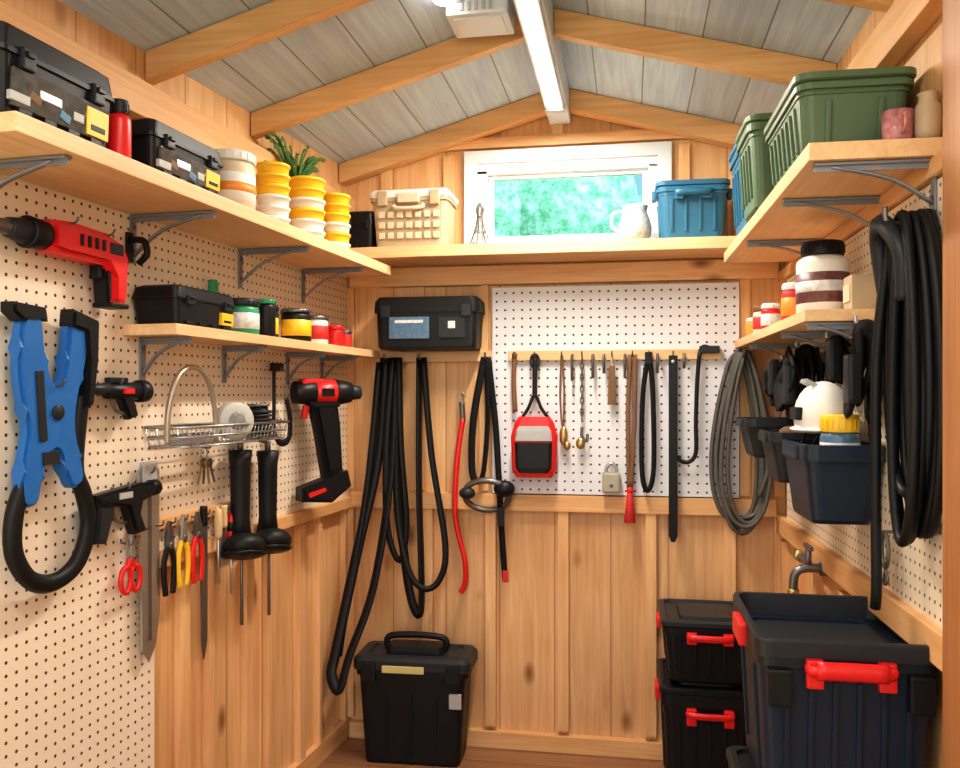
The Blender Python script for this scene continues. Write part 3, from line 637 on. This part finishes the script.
b.sweep([(-.455, OB, 1.39), (-.42, OB, 1.44), (-.39, OB, 1.50), (-.36, OB, 1.44), (-.32, OB, 1.39)], .007, BLK); b.sweep([(-.39, OB, 1.66), (-.39, OB, 1.49)], .010, BLK, rb=.005)
b.sweep([(-.39+.018*math.cos(a*pi/4), OB, 1.64+.03*math.sin(a*pi/4)) for a in range(8)], .005, BLK2, closed=True, n=3); hk(b, -.39); b.put('B')
b = B('whistle_lanyard'); b.sweep([(-.28, OB, 1.665), (-.285, OB, 1.5), (-.275, OB, 1.37), (-.268, OB, 1.5), (-.275, OB, 1.665)], .0035, BRN); b.sph((-.27, OB, 1.33), (.018, .014, .04), BRASS); b.sph((-.255, OB, 1.29), (.014, .012, .02), BRASS); hk(b, -.278); b.put('B')
b = B('chain_hook')
for i in range(11): b.sweep([(-.195+.006*math.cos(a*pi/4)*(i % 2), OB+.006*math.cos(a*pi/4)*((i+1) % 2), 1.645-i*.024+.016*math.sin(a*pi/4)) for a in range(8)], .0028, DSTEEL, closed=True, n=2, seg=6)
b.sweep([(-.195, OB, 1.37), (-.195, OB, 1.33), (-.175, OB, 1.31), (-.172, OB, 1.34)], .006, DSTEEL); b.sph((-.2, OB, 1.30), (.02, .014, .025), BRASS); hk(b, -.195); b.put('B')
for x, L in ((-.235, .10), (-.15, .09), (-.105, .07), (-.02, .09), (.11, .07), (.215, .05)):
    b = B('cup_hook'); b.sweep([(x, .064, 1.665), (x, .09, 1.66), (x, .095, 1.63), (x, .08, 1.66-L)], .006, DSTEEL); b.put('B')
b = B('wooden_tag'); b.poly([(-.085, 1.62), (-.06, 1.62), (-.056, 1.46), (-.09, 1.46)], OB, .010, BRN, .002); b.sweep([(-.073, OB, 1.61), (-.073, OB, 1.67)], .003, TAN); hk(b, -.073); b.put('B')
b = B('padlock'); b.box((-.075, .07, 1.14), (.075, .03, .085), WORN, .010); b.sweep([(-.095, .07, 1.17), (-.095, .07, 1.20), (-.075, .07, 1.22), (-.055, .07, 1.20), (-.055, .07, 1.17)], .007, STEEL); b.cyl((-.075, .087, 1.13), .008, .008, .006, DSTEEL, rot=(H, 0, 0)); b.sweep([(-.075, .04, 1.215), (-.075, .08, 1.215)], .003, DSTEEL); b.put('B')
b = B('tasselled_cord'); b.sweep([(.0, OB, 1.665), (-.008, OB, 1.4), (-.004, OB, 1.12)], .009, BRN, rb=.004); b.sweep([(.02, OB, 1.665), (.018, OB, 1.4), (.004, OB, 1.12)], .009, BRN, rb=.004); b.sph((0, OB, 1.11), (.014, .012, .016), RED); b.cyl((0, OB, 1.04), .024, .012, .12, REDF); hk(b, .01); b.put('B')
b = B('nylon_leash'); b.sweep([(.075, OB, 1.665), (.052, OB, 1.5), (.048, OB, 1.2), (.07, OB, 1.11), (.095, OB, 1.2), (.092, OB, 1.5), (.078, OB, 1.665)], .010, FAB, rb=.005); b.box((.075, OB, 1.65), (.03, .015, .05), BLK, .004); hk(b, .075); b.put('B')
b = B('flat_pry_bar'); b.poly([(.155, 1.66), (.19, 1.66), (.19, .93), (.18, .905), (.165, .905), (.155, .93)], OB, .012, BLK, .003); b.cyl((.172, OB+.008, 1.635), .008, .008, .004, STEEL, rot=(H, 0, 0)); hk(b, .172); b.put('B')
b = B('crowbar'); b.sweep([(.325, OB, 1.685), (.285, OB, 1.69), (.27, OB, 1.60), (.262, OB, 1.4), (.262, OB, 1.27), (.235, OB, 1.23), (.20, OB, 1.235), (.195, OB, 1.255)], .0085, BLK); b.box((.315, OB, 1.683), (.08, .020, .03), BLK2, .006); hk(b, .275, 1.66); b.put('B')

def coil(name, fr, cx, cz, rx, rz, n, rad, m, o, seed=1, tail=None, pinch=.45, step=1.1, extra=None):
    rnd = random.Random(seed); b = B(name); pts = []
    K = 14
    for i in range(n*K+1):
        a = 2*pi*i/K; t = i/K
        if i % K == 0: kx, kz, dx = rnd.uniform(.62, 1.0), rnd.uniform(.84, 1.0), rnd.uniform(-.16, .16)
        x = cx+dx*rx+rx*kx*math.sin(a)*((1-pinch)-pinch*math.cos(a)); z = cz+rz+(-1+math.cos(a))*rz*kz
        pts.append((x, o+.012*math.sin(t*2.3)+t*rad*step, z))
    b.sweep(pts, rad, m, n=3, seg=8)
    if tail: b.sweep(tail, rad, m)
    if extra: extra(b)
    b.sweep([(cx, .02, cz+rz-.01), (cx, o+n*rad*step+.02, cz+rz-.015), (cx, o+n*rad*step+.03, cz+rz+.02)], .006, DSTEEL)
    return b
coil('coiled_garden_hose', 'B', .44, 1.31, .15, .36, 7, .009, HOSE, .050, 3, [(.50, .12, 1.10), (.56, .13, 1.3), (.58, .12, 1.5)], .30).put('B')

# ------------------------------------------------------------------ right wall
b = B('hanging_rail'); b.box((.66, .03, 1.62), (1.24, .02, .03), BRKT, .003); b.put('R')
def hangbin(s0, w, d, h, ztop, m):
    b = B('hanging_parts_bin')
    b.loft((0, d/2, -h), [(w*.78, d*.7, 0, .02), (w*.82, d*.74, .01, .025), (w*.93, d*.93, h*.8, .03), (w, d, h*.8, .032), (w, d, h, .032), (w*.92, d*.9, h, .03), (w*.9, d*.88, h*.8, .03), (w*.74, d*.66, .012, .02)], m)
    b.box((0, d*.99, -h*.12), (w*.5, .02, h*.18), m, .005)
    for x in (-w*.42, w*.42): b.sweep([(x, d*.15, -.01), (x*.8, .03, .10), (x*.5, .02, 1.60-ztop)], .006, BLK)
    b.put('R', s0, .018, ztop)
hangbin(1.21, .33, .195, .20, 1.375, NAVY); hangbin(.87, .24, .21, .15, 1.39, BLK2); hangbin(.52, .26, .23, .13, 1.42, BLK2)
b = B('white_helmet')
b.sph((0, 0, 0), (.100, .075, .098), WHT, zmin=-.35); b.sph((0, .0, -.033), (.115, .085, .013), WHT)
b.box((.01, .072, .01), (.08, .02, .035), BLK, .006)
for x in (-.03, 0, .03): b.box((x, .03, .088), (.008, .05, .012), GREYP, .002, rot=(.5, 0, 0))
b.sweep([(-.07, .02, -.03), (-.05, .05, -.09), (.05, .05, -.09), (.07, .02, -.03)], .004, BLK); b.put('R', 1.155, .120, 1.440)
jar('yellow_lidded_jar', .048, .15, LBLUE, YEL, LABEL, .3, .95).put('R', 1.29, .11, 1.30)
b = B('grease_gun'); b.cyl((0, 0, .0), .03, .03, .10, BRN, rot=(0, H, .5)); b.cyl((.06, -.03, 0), .02, .024, .05, CREAM, rot=(0, H, .5)); b.put('R', .86, .14, 1.375)
def belts(s0, z1, z0, w, n, m=FAB, o=.05, rad=.02, seed=1):
    rnd = random.Random(seed); b = B('tool_belt')
    for i in range(n):
        ww = w*rnd.uniform(.6, 1); zb = z0+rnd.uniform(0, .08); oo = o+i*.026
        b.sweep([(0, oo, z1), (-ww*.7, oo, z1-(z1-zb)*.35), (-ww, oo+.01, zb+.06), (0, oo+.02, zb), (ww, oo+.01, zb+.06), (ww*.7, oo, z1-(z1-zb)*.35), (.01, oo, z1)], rad, m, rb=.008)
    b.sph((0, o+.03, z1), (.03, .03, .03), m); b.box((w*.8, o+n*.022+.01, z0+.12), (.06, .03, .12), BLK, .01)
    b.sweep([(0, .02, z1+.02), (0, o+.05, z1+.02), (0, o+.055, z1+.04)], .005, STEEL); b.put('R', s0)
belts(.50, 1.60, 1.44, .10, 4, seed=1, rad=.024); belts(.80, 1.63, 1.41, .12, 4, seed=4, rad=.032, o=.06); belts(1.34, 1.66, 1.42, .06, 3, seed=9, rad=.022, o=.03); belts(1.05, 1.64, 1.48, .08, 2, seed=5, rad=.026, o=.03)
def ex(b):
    b.sweep([(1.57, .08, 1.72), (1.58, .10, 1.84), (1.64, .11, 1.87), (1.70, .09, 1.80), (1.69, .08, 1.70)], .020, BLK2)
    b.sweep([(1.60, .08, 1.86), (1.57, .10, 1.6), (1.56, .10, 1.3), (1.565, .10, 1.08), (1.555, .10, 1.02)], .012, RUB)
coil('coiled_hose', 'R', 1.668, 1.53, .125, .35, 8, .0115, RUB, .032, 5, None, .12, .55, ex).put('R')
b = B('garden_tap')
b.cyl((0, .03, 0), .022, .022, .03, DSTEEL, rot=(H, 0, 0)); b.sweep([(0, .02, 0), (0, .09, 0), (0, .12, -.02), (0, .125, -.07)], .014, DSTEEL); b.cyl((0, .08, .035), .010, .010, .06, DSTEEL); b.box((0, .08, .068), (.09, .014, .014), DSTEEL, .005); b.cyl((0, .125, -.075), .018, .018, .02, BRASS); b.sweep([(0, .07, 0), (-.12, .07, .01), (-.16, .07, .01)], .012, DSTEEL); b.cyl((-.17, .07, .01), .02, .02, .03, BRASS, rot=(0, H, 0)); b.put('R', .79, .0, .955)
b = B('carabiner_clip'); b.sweep([(.025*math.cos(a*pi/5), 0, .04*math.sin(a*pi/5)) for a in range(10)], .005, DSTEEL, closed=True, n=3); b.sweep([(0, 0, -.04), (.02, 0, -.07), (-.01, 0, -.08), (.0, 0, -.05)], .004, DSTEEL); b.sweep([(0, -.025, .045), (0, .01, .045)], .004, DSTEEL); b.put('R', 1.44, .045, 1.13)

# ------------------------------------------------------------------ floor boxes
b = B('black_tool_bin')
w, d, h = .48, .235, .41
b.loft((0, 0, 0), [(w*.80, d*.82, 0, .02), (w*.82, d*.85, .012, .03), (w*.92, d*.94, h*.88, .035), (w*.97, d*.98, h*.88, .035), (w*.97, d*.98, h*.93, .035)], BLK)
b.loft((0, 0, h*.93), [(w, d, 0, .035), (w*1.02, d*1.02, .006, .037), (w*1.02, d*1.02, .04, .037), (w*.96, d*.95, .055, .035), (w*.8, d*.75, .06, .03), (w*.78, d*.72, .05, .03)], BLK2)
b.loft((0, 0, h*.93+.048), [(w*.5, d*.45, 0, .02), (w*.48, d*.42, .035, .02)], BLK)
b.sweep([(-w*.25, 0, h+.03), (-w*.22, 0, h+.085), (w*.22, 0, h+.085), (w*.25, 0, h+.03)], .014, BLK, rb=.010)
b.box((-.03, d*.515, h*.955), (w*.36, .012, .028), YSTRIP, .003); b.box((w*.38, d*.47, h*.66), (.05, .014, .06), GREYP, .003, rot=(-.05, 0, 0))
for x in (-w*.36, w*.36): b.box((x, d*.50, h*.92), (.06, .022, .08), BLK, .006)
for x in (-.1, 0, .1): b.box((x, d*.445, h*.40), (.012, .012, h*.6), BLK, .003, rot=(-.045, 0, 0))
b.put('B', -.875, .158, 0, yaw=.03)
bin_('lidded_tote', .34, .36, .43, BLK, lidm=BLK, handles=RED, sides=(-1,)).put('B', .28, .31, 0)
bin_('lidded_tote', .33, .35, .205, BLK, lidm=BLK2, handles=RED, sides=(-1,)).put('B', .28, .31, .464)
bin_('heavy_duty_tote', .36, .40, .565, BLK, lidm=BLK, handles=RED, sides=(-1,)).put('B', .43, 1.50, 0)
b = bin_('open_storage_tote', .375, .45, .385, NAVY, handles=RED, sides=(-1,), rimm=BLK2)
w, d, h = .375, .45, .385
for x in (-.14, .14): b.box((x, d*.5-.004, h*.74), (.05, .03, .08), BLK, .006)
b.sweep([(-.07, d*.5+.026, h*.86), (.07, d*.5+.026, h*.86)], .020, RED, rb=.012)
b.put('B', .453, 1.49, .596)

# ------------------------------------------------------------------ lights / world / camera
w = bpy.data.worlds.new('World'); sc.world = w; w.use_nodes = True; nt = w.node_tree
bg = nt.nodes['Background']; sk = nt.nodes.new('ShaderNodeTexSky'); sk.sky_type = 'NISHITA'; sk.sun_disc = False; sk.sun_elevation = math.radians(45); sk.sun_rotation = math.radians(120)
nt.links.new(sk.outputs[0], bg.inputs[0]); bg.inputs[1].default_value = .2
def area(name, loc, rot, sx, sy, p, col):
    l = bpy.data.lights.new(name, 'AREA'); l.shape = 'RECTANGLE'; l.size = sx; l.size_y = sy; l.energy = p; l.color = col
    o = bpy.data.objects.new(name, l); o.location = loc; o.rotation_euler = rot; sc.collection.objects.link(o)
area('ceiling_led_light', (RX, 2.85, RZ-.19), (0, 0, 0), .06, .9, 32, (1, .91, .79))
area('doorway_light', (-.3, -.35, 1.75), (math.radians(86), 0, 0), 1.9, 1.5, 17, (1, .94, .88))
area('entry_fill_light', (-.3, .9, 2.55), (0, 0, 0), .5, .5, 14, (1, .92, .81))  # extra lamp added out of view as fill; no fixture hangs here
l = bpy.data.lights.new('sun', 'SUN'); l.energy = 7; l.angle = .02; o = bpy.data.objects.new('sun', l); o.rotation_euler = (math.radians(35), math.radians(45), 0); sc.collection.objects.link(o)
cam = bpy.data.cameras.new('camera'); cam.sensor_width = 36; cam.lens = 850/960*36; cam.shift_y = 11/960; cam.clip_start = .02
co = bpy.data.objects.new('camera', cam); co.location = (0, 0, 1.5); co.rotation_euler = (H, 0, math.radians(10)); sc.collection.objects.link(co); sc.camera = co
